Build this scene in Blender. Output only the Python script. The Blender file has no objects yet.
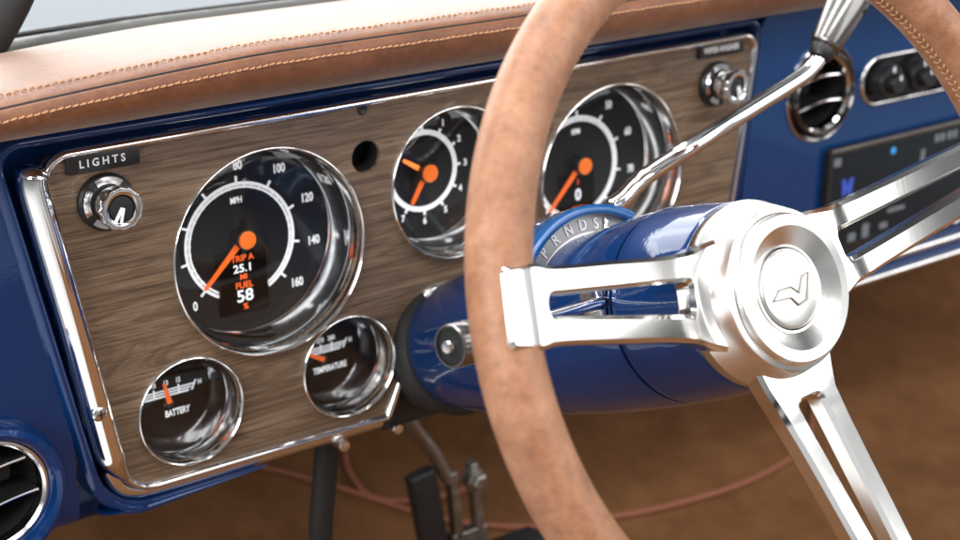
import bpy, bmesh, math, random
from mathutils import Matrix, Vector
random.seed(4)
PI = math.pi
R_ = math.radians
SC = bpy.context.scene
COL = SC.collection

# ------------------------------------------------------------------ camera
cam = bpy.data.cameras.new("camera")
cam.lens = 56.66; cam.sensor_width = 36.0
cam.clip_start = 0.02; cam.clip_end = 100
cam.dof.use_dof = True; cam.dof.focus_distance = 0.835; cam.dof.aperture_fstop = 7.0
camo = bpy.data.objects.new("camera", cam); COL.objects.link(camo)
rt = Vector((.8056, -.5925, .0028)); dn = Vector((-.2074, -.2864, -.9354)); fw = Vector((.555, .7529, -.3536))
m = Matrix((rt, -dn, -fw)).transposed().to_4x4()
m.translation = Vector((-.4153, -.7809, .319))
camo.matrix_world = m
SC.camera = camo

# ------------------------------------------------------------------ world: a bright white workshop
W = bpy.data.worlds.new("World"); SC.world = W; W.use_nodes = True
nt = W.node_tree; N = nt.nodes; L = nt.links
bg = N["Background"]
tc = N.new("ShaderNodeTexCoord"); sep = N.new("ShaderNodeSeparateXYZ"); L.new(tc.outputs["Generated"], sep.inputs[0])
cr = N.new("ShaderNodeValToRGB")
mr = N.new("ShaderNodeMapRange"); mr.inputs[1].default_value = -1; mr.inputs[2].default_value = 1
L.new(sep.outputs[2], mr.inputs[0]); L.new(mr.outputs[0], cr.inputs[0])
e = cr.color_ramp.elements
e[0].position = 0.0; e[0].color = (.05, .036, .026, 1)
e[1].position = 1.0; e[1].color = (.95, .97, 1.0, 1)
for p, c in ((.47, (.10, .08, .065, 1)), (.52, (.75, .74, .73, 1)), (.58, (1.35, 1.35, 1.36, 1)), (.72, (1.5, 1.5, 1.52, 1)), (.84, (.55, .56, .58, 1))):
    k = e.new(p); k.color = c
# noise darkens patches of the dome, added to vary the chrome reflections
nz = N.new("ShaderNodeTexNoise"); nz.inputs["Scale"].default_value = 3.4; nz.inputs["Detail"].default_value = 3.0; nz.inputs["Roughness"].default_value = .55
L.new(tc.outputs["Generated"], nz.inputs["Vector"])
c2 = N.new("ShaderNodeValToRGB"); L.new(nz.outputs[0], c2.inputs[0])
q = c2.color_ramp.elements; q[0].position = .455; q[0].color = (.06, .06, .065, 1); q[1].position = .515; q[1].color = (1.35, 1.35, 1.35, 1)
mx = N.new("ShaderNodeMix"); mx.data_type = 'RGBA'; mx.blend_type = 'MULTIPLY'; mx.inputs[0].default_value = 1.0
L.new(cr.outputs[0], mx.inputs[6]); L.new(c2.outputs[0], mx.inputs[7])
L.new(mx.outputs[2], bg.inputs[0]); bg.inputs[1].default_value = .36

def area(name, loc, target, sx, sy, power, col=(1, 1, 1)):
    l = bpy.data.lights.new(name, 'AREA'); l.shape = 'RECTANGLE'; l.size = sx; l.size_y = sy
    l.energy = power; l.color = col
    o = bpy.data.objects.new(name, l); COL.objects.link(o); o.location = loc
    d = Vector(target) - Vector(loc); o.rotation_euler = d.to_track_quat('-Z', 'Y').to_euler()
    return o
# long workshop ceiling fixtures and the big light door to the left
area("ceiling_light", (-.9, .3, 2.1), (.1, 0, 0), .30, 2.6, 45, (1, .985, .96))
area("ceiling_light", (.35, .5, 2.2), (.15, -.1, 0), .30, 2.6, 45, (1, .985, .96))
area("ceiling_light", (-.2, -1.6, 2.0), (.1, 0, 0), 2.4, .30, 30, (1, .985, .96))
area("side_door_light", (-2.3, -.9, 1.0), (.1, -.1, 0), 1.5, 1.3, 62, (1, .98, .96))
area("spoke_fill_light", (.75, -2.45, .95), (.14, -.3, .04), .55, 1.5, 8.5, (1, .99, .98))  # three lamps added at the rear so the wheel spokes reflect white
area("spoke_fill_light", (1.55, -2.0, .85), (.14, -.3, .04), .70, 1.5, 11, (1, .99, .98))
area("spoke_fill_light", (2.3, -1.2, .70), (.14, -.3, .04), .45, 1.3, 7, (1, .99, .98))
area("front_door_light", (.9, 3.2, 1.45), (.1, 0, .12), 6.5, 2.0, 270, (1, .99, .98))

area("ceiling_light", (1.4, -1.7, 1.6), (.14, -.3, 0), 1.1, .9, 14, (1, .985, .96))  # added lamp for the lower spoke to reflect, not a workshop fixture

SC.view_settings.view_transform = 'Standard'; SC.view_settings.look = 'None'
SC.view_settings.exposure = 0.0; SC.view_settings.gamma = 1.0
SC.render.engine = 'CYCLES'
SC.cycles.max_bounces = 12; SC.cycles.transparent_max_bounces = 16
SC.cycles.use_denoising = True
SC.cycles.sample_clamp_indirect = 6

# ------------------------------------------------------------------ materials
def mat(name, col=(.5, .5, .5), rough=.5, metal=0., coat=0., spec=.5, emit=None, es=0.):
    m = bpy.data.materials.new(name); m.use_nodes = True
    b = m.node_tree.nodes["Principled BSDF"]
    b.inputs["Base Color"].default_value = (*col, 1); b.inputs["Roughness"].default_value = rough
    b.inputs["Metallic"].default_value = metal; b.inputs["Coat Weight"].default_value = coat
    b.inputs["Coat Roughness"].default_value = .012
    b.inputs["Specular IOR Level"].default_value = spec
    if emit: b.inputs["Emission Color"].default_value = (*emit, 1); b.inputs["Emission Strength"].default_value = es
    return m, m.node_tree, b
def nd(t, k, **kw):
    n = t.nodes.new(k)
    for a, v in kw.items():
        if a in n.inputs: n.inputs[a].default_value = v
        else: setattr(n, a, v)
    return n
def coords(t, scale=(1, 1, 1), loc=(0, 0, 0)):
    c = t.nodes.new("ShaderNodeTexCoord"); mp = t.nodes.new("ShaderNodeMapping")
    mp.inputs["Scale"].default_value = scale; mp.inputs["Location"].default_value = loc
    t.links.new(c.outputs["Object"], mp.inputs[0]); return mp.outputs[0]
def ramp(t, fac, stops):
    r = t.nodes.new("ShaderNodeValToRGB"); el = r.color_ramp.elements
    el[0].position, el[0].color = stops[0][0], (*stops[0][1], 1)
    el[1].position, el[1].color = stops[-1][0], (*stops[-1][1], 1)
    for p, c in stops[1:-1]:
        k = el.new(p); k.color = (*c, 1)
    t.links.new(fac, r.inputs[0]); return r.outputs[0]
def bump(t, b, h, strength, dist, prev=None):
    n = t.nodes.new("ShaderNodeBump"); n.inputs["Strength"].default_value = strength; n.inputs["Distance"].default_value = dist
    t.links.new(h, n.inputs["Height"])
    if prev: t.links.new(prev, n.inputs["Normal"])
    t.links.new(n.outputs[0], b.inputs["Normal"]); return n.outputs[0]
def rough_noise(t, b, scale, lo, hi, stretch=(1, 1, 1)):
    n = nd(t, "ShaderNodeTexNoise", Scale=scale, Detail=4.0); t.links.new(coords(t, stretch), n.inputs["Vector"])
    r = nd(t, "ShaderNodeMapRange"); r.inputs[1].default_value = .3; r.inputs[2].default_value = .7
    r.inputs[3].default_value = lo; r.inputs[4].default_value = hi
    t.links.new(n.outputs[0], r.inputs[0]); t.links.new(r.outputs[0], b.inputs["Roughness"])

CHROME, t, b = mat("chrome", (.86, .86, .87), .05, 1.0); rough_noise(t, b, 60, .03, .10)
CHROME_SOFT, t, b = mat("worn_chrome", (.80, .80, .81), .16, 1.0); rough_noise(t, b, 80, .10, .24)
CHROME_CUP, t, b = mat("cup_chrome", (.90, .90, .90), .11, 1.0); rough_noise(t, b, 140, .08, .15)
STEEL, t, b = mat("zinc_steel", (.30, .285, .265), .42, 1.0); rough_noise(t, b, 120, .3, .55)
BLACK, t, b = mat("black_plastic", (.012, .012, .013), .38); rough_noise(t, b, 200, .3, .5)
RUBBER, t, b = mat("black_rubber", (.010, .010, .0105), .62); rough_noise(t, b, 150, .5, .75)
GASKET, t, b = mat("grey_rubber", (.075, .078, .075), .55); rough_noise(t, b, 90, .45, .7)
DIAL, t, b = mat("dial_black", (.015, .015, .016), .5, spec=.15); rough_noise(t, b, 300, .4, .55)
DIAL_BROWN, t, b = mat("dial_brown_black", (.011, .006, .005), .45, spec=.12)
WHITE, t, b = mat("printed_white", (.86, .87, .88), .5)
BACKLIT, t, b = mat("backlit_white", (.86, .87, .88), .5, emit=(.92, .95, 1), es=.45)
SILVERINK, t, b = mat("silver_print", (.70, .72, .74), .45, emit=(.85, .88, .95), es=.5)
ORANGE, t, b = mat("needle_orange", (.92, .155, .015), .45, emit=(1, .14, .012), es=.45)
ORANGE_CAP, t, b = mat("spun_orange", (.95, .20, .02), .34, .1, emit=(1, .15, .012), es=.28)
LCD, t, b = mat("display_black", (.002, .002, .002), .15, spec=.1)
LIT_WHITE, t, b = mat("lit_white", (.8, .82, .84), .5, emit=(.85, .9, .95), es=.75)
LIT_ORANGE, t, b = mat("lit_orange", (.8, .12, .02), .5, emit=(1, .13, .015), es=.8)
LIT_BLUE, t, b = mat("lit_blue", (.03, .06, .4), .5, emit=(.10, .22, 1.0), es=.16)
LIT_CYAN, t, b = mat("lit_cyan", (.05, .3, .7), .5, emit=(.05, .40, 1.0), es=.22)
LIT_GREY, t, b = mat("lit_grey", (.10, .11, .12), .5, emit=(.5, .56, .6), es=.13)
SCREEN, t, b = mat("touch_screen", (.008, .011, .014), .2, spec=.2, emit=(.03, .045, .06), es=.15)
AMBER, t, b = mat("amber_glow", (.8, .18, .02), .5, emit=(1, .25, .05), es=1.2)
HOLE, t, b = mat("hole_dark", (.004, .004, .004), .8)
THREAD, t, b = mat("stitch_thread", (.46, .235, .115), .65)
THREAD_DK, t, b = mat("rim_thread", (.44, .24, .12), .65)

def paint(name, col):
    m, t, b = mat(name, col, .36, .30, 1.0, spec=.08)
    v = nd(t, "ShaderNodeTexVoronoi", Scale=2600.0); t.links.new(coords(t), v.inputs["Vector"])
    mix = nd(t, "ShaderNodeMix", data_type='RGBA'); mix.inputs[6].default_value = (*[c * .78 for c in col], 1); mix.inputs[7].default_value = (*[min(1, c * 1.35) for c in col], 1)
    t.links.new(v.outputs["Color"], mix.inputs[0]); t.links.new(mix.outputs[2], b.inputs["Base Color"])
    n = nd(t, "ShaderNodeTexNoise", Scale=420.0); t.links.new(coords(t), n.inputs["Vector"])
    bn = t.nodes.new("ShaderNodeBump"); bn.inputs["Strength"].default_value = .03; bn.inputs["Distance"].default_value = .001
    t.links.new(n.outputs[0], bn.inputs["Height"]); t.links.new(bn.outputs[0], b.inputs["Coat Normal"])
    return m
BLUE = paint("blue_metallic_paint", (.0025, .029, .125))
BLUE_L = paint("blue_bright_paint", (.001, .041, .165))
BLUE_ARCH = paint("light_blue_paint", (.008, .085, .27))

def leather(name, lo, mid, hi, rough=.46, sc=1.0, bs=.35):
    m, t, b = mat(name, mid, rough)
    c = coords(t)
    n1 = nd(t, "ShaderNodeTexNoise", Scale=55.0 * sc, Detail=9.0, Roughness=.62); t.links.new(c, n1.inputs["Vector"])
    col = ramp(t, n1.outputs[0], [(.28, lo), (.5, mid), (.72, hi)])
    n2 = nd(t, "ShaderNodeTexNoise", Scale=260.0 * sc, Detail=6.0, Roughness=.7); t.links.new(c, n2.inputs["Vector"])
    d = ramp(t, n2.outputs[0], [(.30, (.74, .70, .66)), (.48, (1, 1, 1)), (.70, (1.2, 1.19, 1.18))])
    mx = nd(t, "ShaderNodeMix", data_type='RGBA', blend_type='MULTIPLY'); mx.inputs[0].default_value = .8
    t.links.new(col, mx.inputs[6]); t.links.new(d, mx.inputs[7]); t.links.new(mx.outputs[2], b.inputs["Base Color"])
    v = nd(t, "ShaderNodeTexVoronoi", Scale=520.0 * sc, feature='DISTANCE_TO_EDGE'); 
    wn = nd(t, "ShaderNodeTexNoise", Scale=300.0 * sc, Detail=3.0); t.links.new(c, wn.inputs["Vector"])
    ad = nd(t, "ShaderNodeVectorMath", operation='MULTIPLY_ADD'); ad.inputs[1].default_value = (.004, .004, .004)
    t.links.new(wn.outputs[1], ad.inputs[0]); t.links.new(c, ad.inputs[2]); t.links.new(ad.outputs[0], v.inputs["Vector"])
    r = ramp(t, v.outputs[0], [(0, (0, 0, 0)), (.12, (1, 1, 1))])
    p = bump(t, b, r, bs, .0003)
    bump(t, b, n1.outputs[0], bs * .8, .0012, p)
    rr = nd(t, "ShaderNodeMapRange"); rr.inputs[3].default_value = rough - .09; rr.inputs[4].default_value = rough + .14
    t.links.new(n2.outputs[0], rr.inputs[0]); t.links.new(rr.outputs[0], b.inputs["Roughness"])
    b.inputs["Sheen Weight"].default_value = .38; b.inputs["Sheen Roughness"].default_value = .35; b.inputs["Sheen Tint"].default_value = (1, .95, .88, 1)
    return m
LEATHER_RIM = leather("tan_leather_rim", (.225, .092, .042), (.315, .143, .073), (.41, .203, .115), .36)
LEATHER_RIM.node_tree.nodes["Principled BSDF"].inputs["Sheen Weight"].default_value = .10
LEATHER_PAD = leather("brown_leather_pad", (.115, .037, .013), (.160, .055, .020), (.21, .079, .032), .39)

def wood():
    m, t, b = mat("walnut", (.1, .07, .05), .42, coat=.12)
    c = coords(t, (1, 1, 1))
    def ns(scale, st, det=6.0, dist=0.0, ro=.6):
        n = nd(t, "ShaderNodeTexNoise", Scale=scale, Detail=det, Distortion=dist, Roughness=ro)
        t.links.new(coords(t, st, (.3, .11, 0)), n.inputs["Vector"]); return n.outputs[0]
    big = ns(7.5, (1.0, 5.5, 1), 5.0, 1.6, .55)
    mid = ns(24.0, (.22, 11.0, 1), 5.0, 1.1, .60)
    fine = ns(90.0, (.16, 11, 1), 5.0, .5, .68)
    pore = ns(240.0, (.075, 6.5, 1), 3.0, .15, .55)
    c1 = ramp(t, big, [(.30, (.105, .066, .040)), (.43, (.195, .131, .086)), (.52, (.140, .092, .059)), (.60, (.225, .155, .103)), (.72, (.158, .106, .068))])
    c2 = ramp(t, mid, [(.36, (.30, .27, .24)), (.47, (.92, .91, .90)), (.66, (1.3, 1.27, 1.23))])
    mz = nd(t, "ShaderNodeMix", data_type='RGBA', blend_type='MULTIPLY'); mz.inputs[0].default_value = .55
    t.links.new(c1, mz.inputs[6]); t.links.new(c2, mz.inputs[7])
    c2 = ramp(t, fine, [(.36, (.52, .49, .46)), (.5, (1, 1, 1)), (.68, (1.2, 1.18, 1.16))])
    mx = nd(t, "ShaderNodeMix", data_type='RGBA', blend_type='MULTIPLY'); mx.inputs[0].default_value = .70
    t.links.new(mz.outputs[2], mx.inputs[6]); t.links.new(c2, mx.inputs[7])
    c3 = ramp(t, pore, [(.37, (.26, .23, .21)), (.45, (1, 1, 1))])
    my = nd(t, "ShaderNodeMix", data_type='RGBA', blend_type='MULTIPLY'); my.inputs[0].default_value = .8
    t.links.new(mx.outputs[2], my.inputs[6]); t.links.new(c3, my.inputs[7]); t.links.new(my.outputs[2], b.inputs["Base Color"])
    p = bump(t, b, pore, .25, .0004); bump(t, b, fine, .2, .0004, p)
    return m
WOOD = wood()

def brushed(name, col, rough, aniso, radial=True, streak=0.0):
    m, t, b = mat(name, col, rough, 1.0)
    b.inputs["Anisotropic"].default_value = aniso
    if radial:
        tg = nd(t, "ShaderNodeTangent", direction_type='RADIAL', axis='Z'); t.links.new(tg.outputs[0], b.inputs["Tangent"])
    rough_noise(t, b, 24, rough * .94, rough * 1.06)
    return m
ALU = brushed("brushed_aluminium", (.90, .895, .88), .105, 0.0, False)
t = ALU.node_tree; b = t.nodes["Principled BSDF"]
n_ = nd(t, "ShaderNodeTexNoise", Scale=900.0, Detail=2.0); t.links.new(coords(t, (1, .04, 1)), n_.inputs["Vector"])
bump(t, b, n_.outputs[0], .018, .0002)
ALU_TURN = brushed("turned_aluminium", (.90, .895, .88), .22, .9, True)
SATIN = brushed("satin_aluminium", (.86, .855, .84), .30, 0.0, False)
KNOBSTEEL = brushed("dark_brushed_steel", (.27, .265, .26), .26, .6, True)

DARKRING = brushed("dark_chrome", (.16, .155, .15), .18, 0.0, False)
def glassmat():
    m = bpy.data.materials.new("clear_glass"); m.use_nodes = True; t = m.node_tree; t.nodes.clear()
    o = t.nodes.new("ShaderNodeOutputMaterial"); mx = t.nodes.new("ShaderNodeMixShader")
    lw = nd(t, "ShaderNodeLayerWeight", Blend=.5); pw = nd(t, "ShaderNodeMath", operation='POWER'); pw.inputs[1].default_value = 5.0
    f = nd(t, "ShaderNodeMath", operation='MULTIPLY_ADD'); f.inputs[1].default_value = .85; f.inputs[2].default_value = .045
    t.links.new(lw.outputs["Facing"], pw.inputs[0]); t.links.new(pw.outputs[0], f.inputs[0]); tr = t.nodes.new("ShaderNodeBsdfTransparent"); g = t.nodes.new("ShaderNodeBsdfGlossy")
    g.inputs["Roughness"].default_value = .02; tr.inputs[0].default_value = (.97, .98, .98, 1)
    t.links.new(f.outputs[0], mx.inputs[0]); t.links.new(tr.outputs[0], mx.inputs[1]); t.links.new(g.outputs[0], mx.inputs[2]); t.links.new(mx.outputs[0], o.inputs[0])
    return m
GLASS = glassmat()

def carpetmat():
    m, t, b = mat("brown_carpet", (.12, .055, .025), .9, spec=.1)
    n = nd(t, "ShaderNodeTexNoise", Scale=22.0, Detail=7.0, Roughness=.65); t.links.new(coords(t), n.inputs["Vector"])
    c = ramp(t, n.outputs[0], [(.3, (.125, .055, .022)), (.5, (.165, .075, .031)), (.72, (.205, .097, .042))])
    t.links.new(c, b.inputs["Base Color"])
    n2 = nd(t, "ShaderNodeTexNoise", Scale=420.0, Detail=3.0); t.links.new(coords(t), n2.inputs["Vector"])
    bump(t, b, n2.outputs[0], .8, .004)
    return m
CARPET = carpetmat()
WIRE, t, b = mat("copper_red_cable", (.25, .085, .045), .7)
HOODP, t, b = mat("pale_cowl_paint", (.10, .12, .145), .6)
CONCRETE, t, b = mat("pale_floor", (.62, .62, .61), .6); rough_noise(t, b, 4, .5, .7)

# ------------------------------------------------------------------ helpers
def obj(name, bm, material, parent=None, smooth=True, ang=35, M=None):
    me = bpy.data.meshes.new(name)
    bmesh.ops.recalc_face_normals(bm, faces=bm.faces[:])
    bm.to_mesh(me); bm.free()
    if smooth:
        for p in me.polygons: p.use_smooth = True
        me.set_sharp_from_angle(angle=R_(ang))
    o = bpy.data.objects.new(name, me); COL.objects.link(o)
    me.materials.append(material)
    if M is not None: o.matrix_world = M
    if parent: o.parent = parent
    return o
def tag(o, label, cat, group=None):
    o["label"] = label; o["category"] = cat
    if group: o["group"] = group
    return o
def thing(name, label, cat, M=None, group=None):
    o = bpy.data.objects.new(name, None); o.empty_display_size = .02; COL.objects.link(o)
    if M is not None: o.matrix_world = M
    return tag(o, label, cat, group)
# frame on the dash face: local x = right, y = up, z = toward the driver
def face(x=0, z=0, y=0):
    M = Matrix(((1, 0, 0), (0, 0, 1), (0, -1, 0))).transposed().to_4x4()
    M.translation = Vector((x, y, z)); return M
def add_lathe(bm, prof, n=96, M=None, a0=0, a1=2 * PI):
    full = abs(a1 - a0 - 2 * PI) < 1e-6
    rings = []
    for r, z in prof:
        if r < 1e-7: rings.append([bm.verts.new((0, 0, z))])
        else: rings.append([bm.verts.new((r * math.cos(a0 + (a1 - a0) * i / n), r * math.sin(a0 + (a1 - a0) * i / n), z)) for i in range(n if full else n + 1)])
    new = [v for r in rings for v in r]
    for A, B in zip(rings, rings[1:]):
        k = n
        for i in range(k):
            j = (i + 1) % n if full else i + 1
            if len(A) == 1 and len(B) == 1: continue
            if len(A) == 1: bm.faces.new((A[0], B[i], B[j]))
            elif len(B) == 1: bm.faces.new((A[i], B[0], A[j]))
            else: bm.faces.new((A[i], B[i], B[j], A[j]))
    if M is not None: bmesh.ops.transform(bm, matrix=M, verts=new)
    return new
def lathe(prof, n=96, M=None):
    bm = bmesh.new(); add_lathe(bm, prof, n, M); return bm
def add_tube(bm, pts, r, n=16, closed=False, caps=True):
    pts = [Vector(p) for p in pts]; k = len(pts); rr = r if isinstance(r, (list, tuple)) else [r] * k
    prev = None; rings = []
    for i, p in enumerate(pts):
        if closed: d = pts[(i + 1) % k] - pts[i - 1]
        else: d = pts[min(i + 1, k - 1)] - pts[max(i - 1, 0)]
        d.normalize()
        if prev is None:
            u = d.cross(Vector((0, 0, 1)));
            if u.length < .1: u = d.cross(Vector((0, 1, 0)))
        else: u = prev - d * prev.dot(d)
        u.normalize(); prev = u; v = d.cross(u)
        rings.append([bm.verts.new(p + (u * math.cos(2 * PI * j / n) + v * math.sin(2 * PI * j / n)) * rr[i]) for j in range(n)])
    for i in range(k if closed else k - 1):
        A = rings[i]; B = rings[(i + 1) % k]
        for j in range(n): bm.faces.new((A[j], A[(j + 1) % n], B[(j + 1) % n], B[j]))
    if caps and not closed:
        bm.faces.new(rings[0][::-1]); bm.faces.new(rings[-1])
def tube(pts, r, n=16, closed=False):
    bm = bmesh.new(); add_tube(bm, pts, r, n, closed); return bm
def smooth_path(pts, n=8):
    pts = [Vector(p) for p in pts]; out = []
    for i in range(len(pts) - 1):
        p0 = pts[max(i - 1, 0)]; p1 = pts[i]; p2 = pts[i + 1]; p3 = pts[min(i + 2, len(pts) - 1)]
        for k in range(n):
            t = k / n
            out.append(.5 * ((2 * p1) + (p2 - p0) * t + (2 * p0 - 5 * p1 + 4 * p2 - p3) * t * t + (3 * p1 - p0 - 3 * p2 + p3) * t ** 3))
    out.append(pts[-1]); return out
def add_box(bm, c, s, M=None, bev=0.0):
    r = bmesh.ops.create_cube(bm, size=1.0); vs = r["verts"]
    bmesh.ops.scale(bm, vec=s, verts=vs); bmesh.ops.translate(bm, vec=c, verts=vs)
    if bev:
        es = list({e for v in vs for e in v.link_edges})
        q = bmesh.ops.bevel(bm, geom=es, offset=bev, segments=3, affect='EDGES', profile=.5); vs = list({v for f in q["faces"] for v in f.verts} | {v for v in vs if v.is_valid})
    if M is not None: bmesh.ops.transform(bm, matrix=M, verts=vs)
def box(c, s, bev=0.0, M=None):
    bm = bmesh.new(); add_box(bm, c, s, M, bev); return bm
def rpoly(pts, r, n=8):
    out = []; k = len(pts); rr = r if isinstance(r, (list, tuple)) else [r] * k
    for i in range(k):
        p = Vector(pts[i][:2]); a = Vector(pts[i - 1][:2]); b = Vector(pts[(i + 1) % k][:2])
        if rr[i] < 1e-6: out.append((p.x, p.y)); continue
        da = (a - p).normalized(); db = (b - p).normalized()
        ang = da.angle(db); d = min(rr[i] / math.tan(ang / 2), (a - p).length * .48, (b - p).length * .48)
        rad = d * math.tan(ang / 2); c = p + (da + db).normalized() * (rad / math.sin(ang / 2))
        s0 = p + da * d - c; s1 = p + db * d - c
        t0 = math.atan2(s0.y, s0.x); t1 = math.atan2(s1.y, s1.x); dt = (t1 - t0 + PI) % (2 * PI) - PI
        for j in range(n + 1):
            t = t0 + dt * j / n; out.append((c.x + rad * math.cos(t), c.y + rad * math.sin(t)))
    return out
def circ(x, y, r, n=64, a0=0):
    return [(x + r * math.cos(a0 + 2 * PI * i / n), y + r * math.sin(a0 + 2 * PI * i / n)) for i in range(n)]
def plate(outer, holes, z0, z1):
    """flat plate with holes, front at z1, back at z0, walls included"""
    bm = bmesh.new(); es = []
    for lp in [outer] + holes:
        vs = [bm.verts.new((x, y, z1)) for x, y in lp]
        es += [bm.edges.new((vs[i], vs[(i + 1) % len(vs)])) for i in range(len(vs))]
    r = bmesh.ops.triangle_fill(bm, use_beauty=True, use_dissolve=False, edges=es)
    fs = [g for g in r["geom"] if isinstance(g, bmesh.types.BMFace)]
    q = bmesh.ops.extrude_face_region(bm, geom=fs)
    nv = [g for g in q["geom"] if isinstance(g, bmesh.types.BMVert)]
    bmesh.ops.translate(bm, vec=(0, 0, z0 - z1), verts=nv)
    return bm
def add_sweep(bm, path, prof, closed=False, scale=None):
    """path of (x,y) in the face plane, profile of (lateral, z); lateral points to the left of travel"""
    k = len(path); P = [Vector(p) for p in path]; rings = []
    for i in range(k):
        if closed: d0 = (P[i] - P[i - 1]).normalized(); d1 = (P[(i + 1) % k] - P[i]).normalized()
        else:
            d0 = (P[i] - P[i - 1]).normalized() if i else (P[1] - P[0]).normalized()
            d1 = (P[i + 1] - P[i]).normalized() if i < k - 1 else d0
        d = (d0 + d1).normalized(); nrm = Vector((-d.y, d.x)); w = 1 / max(.5, d.dot(d1))
        s = scale[i] if scale else 1.0
        rings.append([bm.verts.new((P[i].x + nrm.x * u * w * s, P[i].y + nrm.y * u * w * s, z * s)) for u, z in prof])
    for i in range(k if closed else k - 1):
        A = rings[i]; B = rings[(i + 1) % k]
        for j in range(len(prof) - 1): bm.faces.new((A[j], A[j + 1], B[j + 1], B[j]))
    if not closed and len(prof) > 2:
        bm.faces.new(rings[0]); bm.faces.new(rings[-1][::-1])
def sweep(path, prof, closed=False, scale=None):
    bm = bmesh.new(); add_sweep(bm, path, prof, closed, scale); return bm
def dome(w, h, n=10, base=0.0, sq=1.0):
    return [(-w * math.copysign(abs(math.cos(PI * i / n)) ** sq, math.cos(PI * i / n)), base + h * math.sin(PI * i / n) ** sq) for i in range(n + 1)]
def add_text(bm, s, size, x, y, z=0.0, sx=.85, bold=.02, rot=0.0, depth=.0002, shear=0.0):
    cu = bpy.data.curves.new("tmp_text", 'FONT'); cu.body = s; cu.size = size; cu.align_x = 'CENTER'; cu.align_y = 'CENTER'
    cu.offset = bold * size; cu.extrude = depth; cu.resolution_u = 4; cu.shear = shear
    to = bpy.data.objects.new("tmp_text", cu); COL.objects.link(to)
    dg = bpy.context.evaluated_depsgraph_get(); dg.update()
    me = bpy.data.meshes.new_from_object(to.evaluated_get(dg))
    me.transform(Matrix.Translation((x, y, z)) @ Matrix.Rotation(rot, 4, 'Z') @ Matrix.Diagonal((sx, 1, 1, 1)))
    bm.from_mesh(me); bpy.data.meshes.remove(me); bpy.data.objects.remove(to); bpy.data.curves.remove(cu)
def add_ann(bm, r0, r1, z, a0=0, a1=2 * PI, n=96, h=.0003):
    add_lathe(bm, [(r0, z), (r0, z + h), (r1, z + h), (r1, z)], n, None, a0, a1)
def add_flat(bm, pts, z0, z1):
    f = bm.faces.new([bm.verts.new((x, y, z1)) for x, y in pts])
    q = bmesh.ops.extrude_face_region(bm, geom=[f]); bmesh.ops.translate(bm, vec=(0, 0, z0 - z1), verts=[g for g in q["geom"] if isinstance(g, bmesh.types.BMVert)])
def flat(pts, z0, z1):
    bm = bmesh.new(); add_flat(bm, pts, z0, z1); return bm

GA = dict(S=(0, 0, .0664), T=(.2774, 0, .0664), M=(.1396, .0192, .0519), B=(-.0608, -.0909, .0353), P=(.0528, -.0909, .0353))

# ------------------------------------------------------------------ setting: cab floor and what lies beyond the glass
def structure(name, bm, m, **k):
    o = obj(name, bm, m, **k); o["kind"] = "structure"; return o
bm = bmesh.new()
prof = [(-1.2, -.44), (-.2, -.435), (.12, -.425), (.22, -.405), (.30, -.36), (.42, -.27), (.52, -.19), (.56, -.12), (.57, .02)]
xs = [-.34 + i * .05 for i in range(40)]
g = [[bm.verts.new((x, y, z)) for (y, z) in prof] for x in xs]
for i in range(len(xs) - 1):
    for j in range(len(prof) - 1): bm.faces.new((g[i][j], g[i][j + 1], g[i + 1][j + 1], g[i + 1][j]))
structure("floor_carpet", bm, CARPET)
structure("ground", box((0, 4, -1.05), (40, 40, .02)), CONCRETE, smooth=False)

# ------------------------------------------------------------------ blue dashboard body
dash = thing("dashboard", "glossy dark blue metallic truck dashboard carrying the wood gauge panel and vents", "dashboard", face())
# opening the wood cluster sits in
OPEN = rpoly([(-.1600, .0895), (.421, .0905), (.394, -.1465), (-.1165, -.1455)], [.010, .010, .02, .034], 10)
bm = bmesh.new()
# left end of the dash: a curved painted sheet
def left_y(x): return .004 + 1.1 * max(0, -.18 - x) ** 2 * 3
xs = [-.42 + .005 * i for i in range(58)]
zs = [(.104, .05), (.100, .012), (.096, .003)] + [(.090 - .005 * i, 0) for i in range(46)] + [(-.141, .001), (-.147, .004), (-.151, .010), (-.154, .02), (-.155, .06)]
g = []
for x in xs:
    g.append([bm.verts.new((x, z, -left_y(x) - dz)) for z, dz in zs])
for i in range(len(xs) - 1):
    for j in range(len(zs) - 1):
        if math.hypot((xs[i] + xs[i + 1]) / 2 + .189, (zs[j][0] + zs[j + 1][0]) / 2 + .1085) < .0385: continue
        zc = (zs[j][0] + zs[j + 1][0]) / 2; xl = -.1665 + .185 * (.0895 - zc) + (.034 * (max(0, -.1115 - zc) / .034) ** 2)
        if xs[i] > xl and -.146 < zc < .0945: continue
        bm.faces.new((g[i][j], g[i + 1][j], g[i + 1][j + 1], g[i][j + 1]))
obj("left_panel", bm, BLUE, dash)
# rounded lip framing the opening, walls turning inward
prof = [(.0095, -.020), (.0090, -.0065), (.0080, -.0035), (.0062, -.0012), (.0045, .0), (.0028, .0002), (.0014, -.0008), (.0, -.0034), (-.0012, -.0090), (-.0020, -.018), (-.0022, -.035)]
kk = max(range(len(OPEN)), key=lambda i: (OPEN[i][0] > 0 and OPEN[i][1] < -.1) * (1 + OPEN[i][0]))
OP = OPEN[:]
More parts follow.
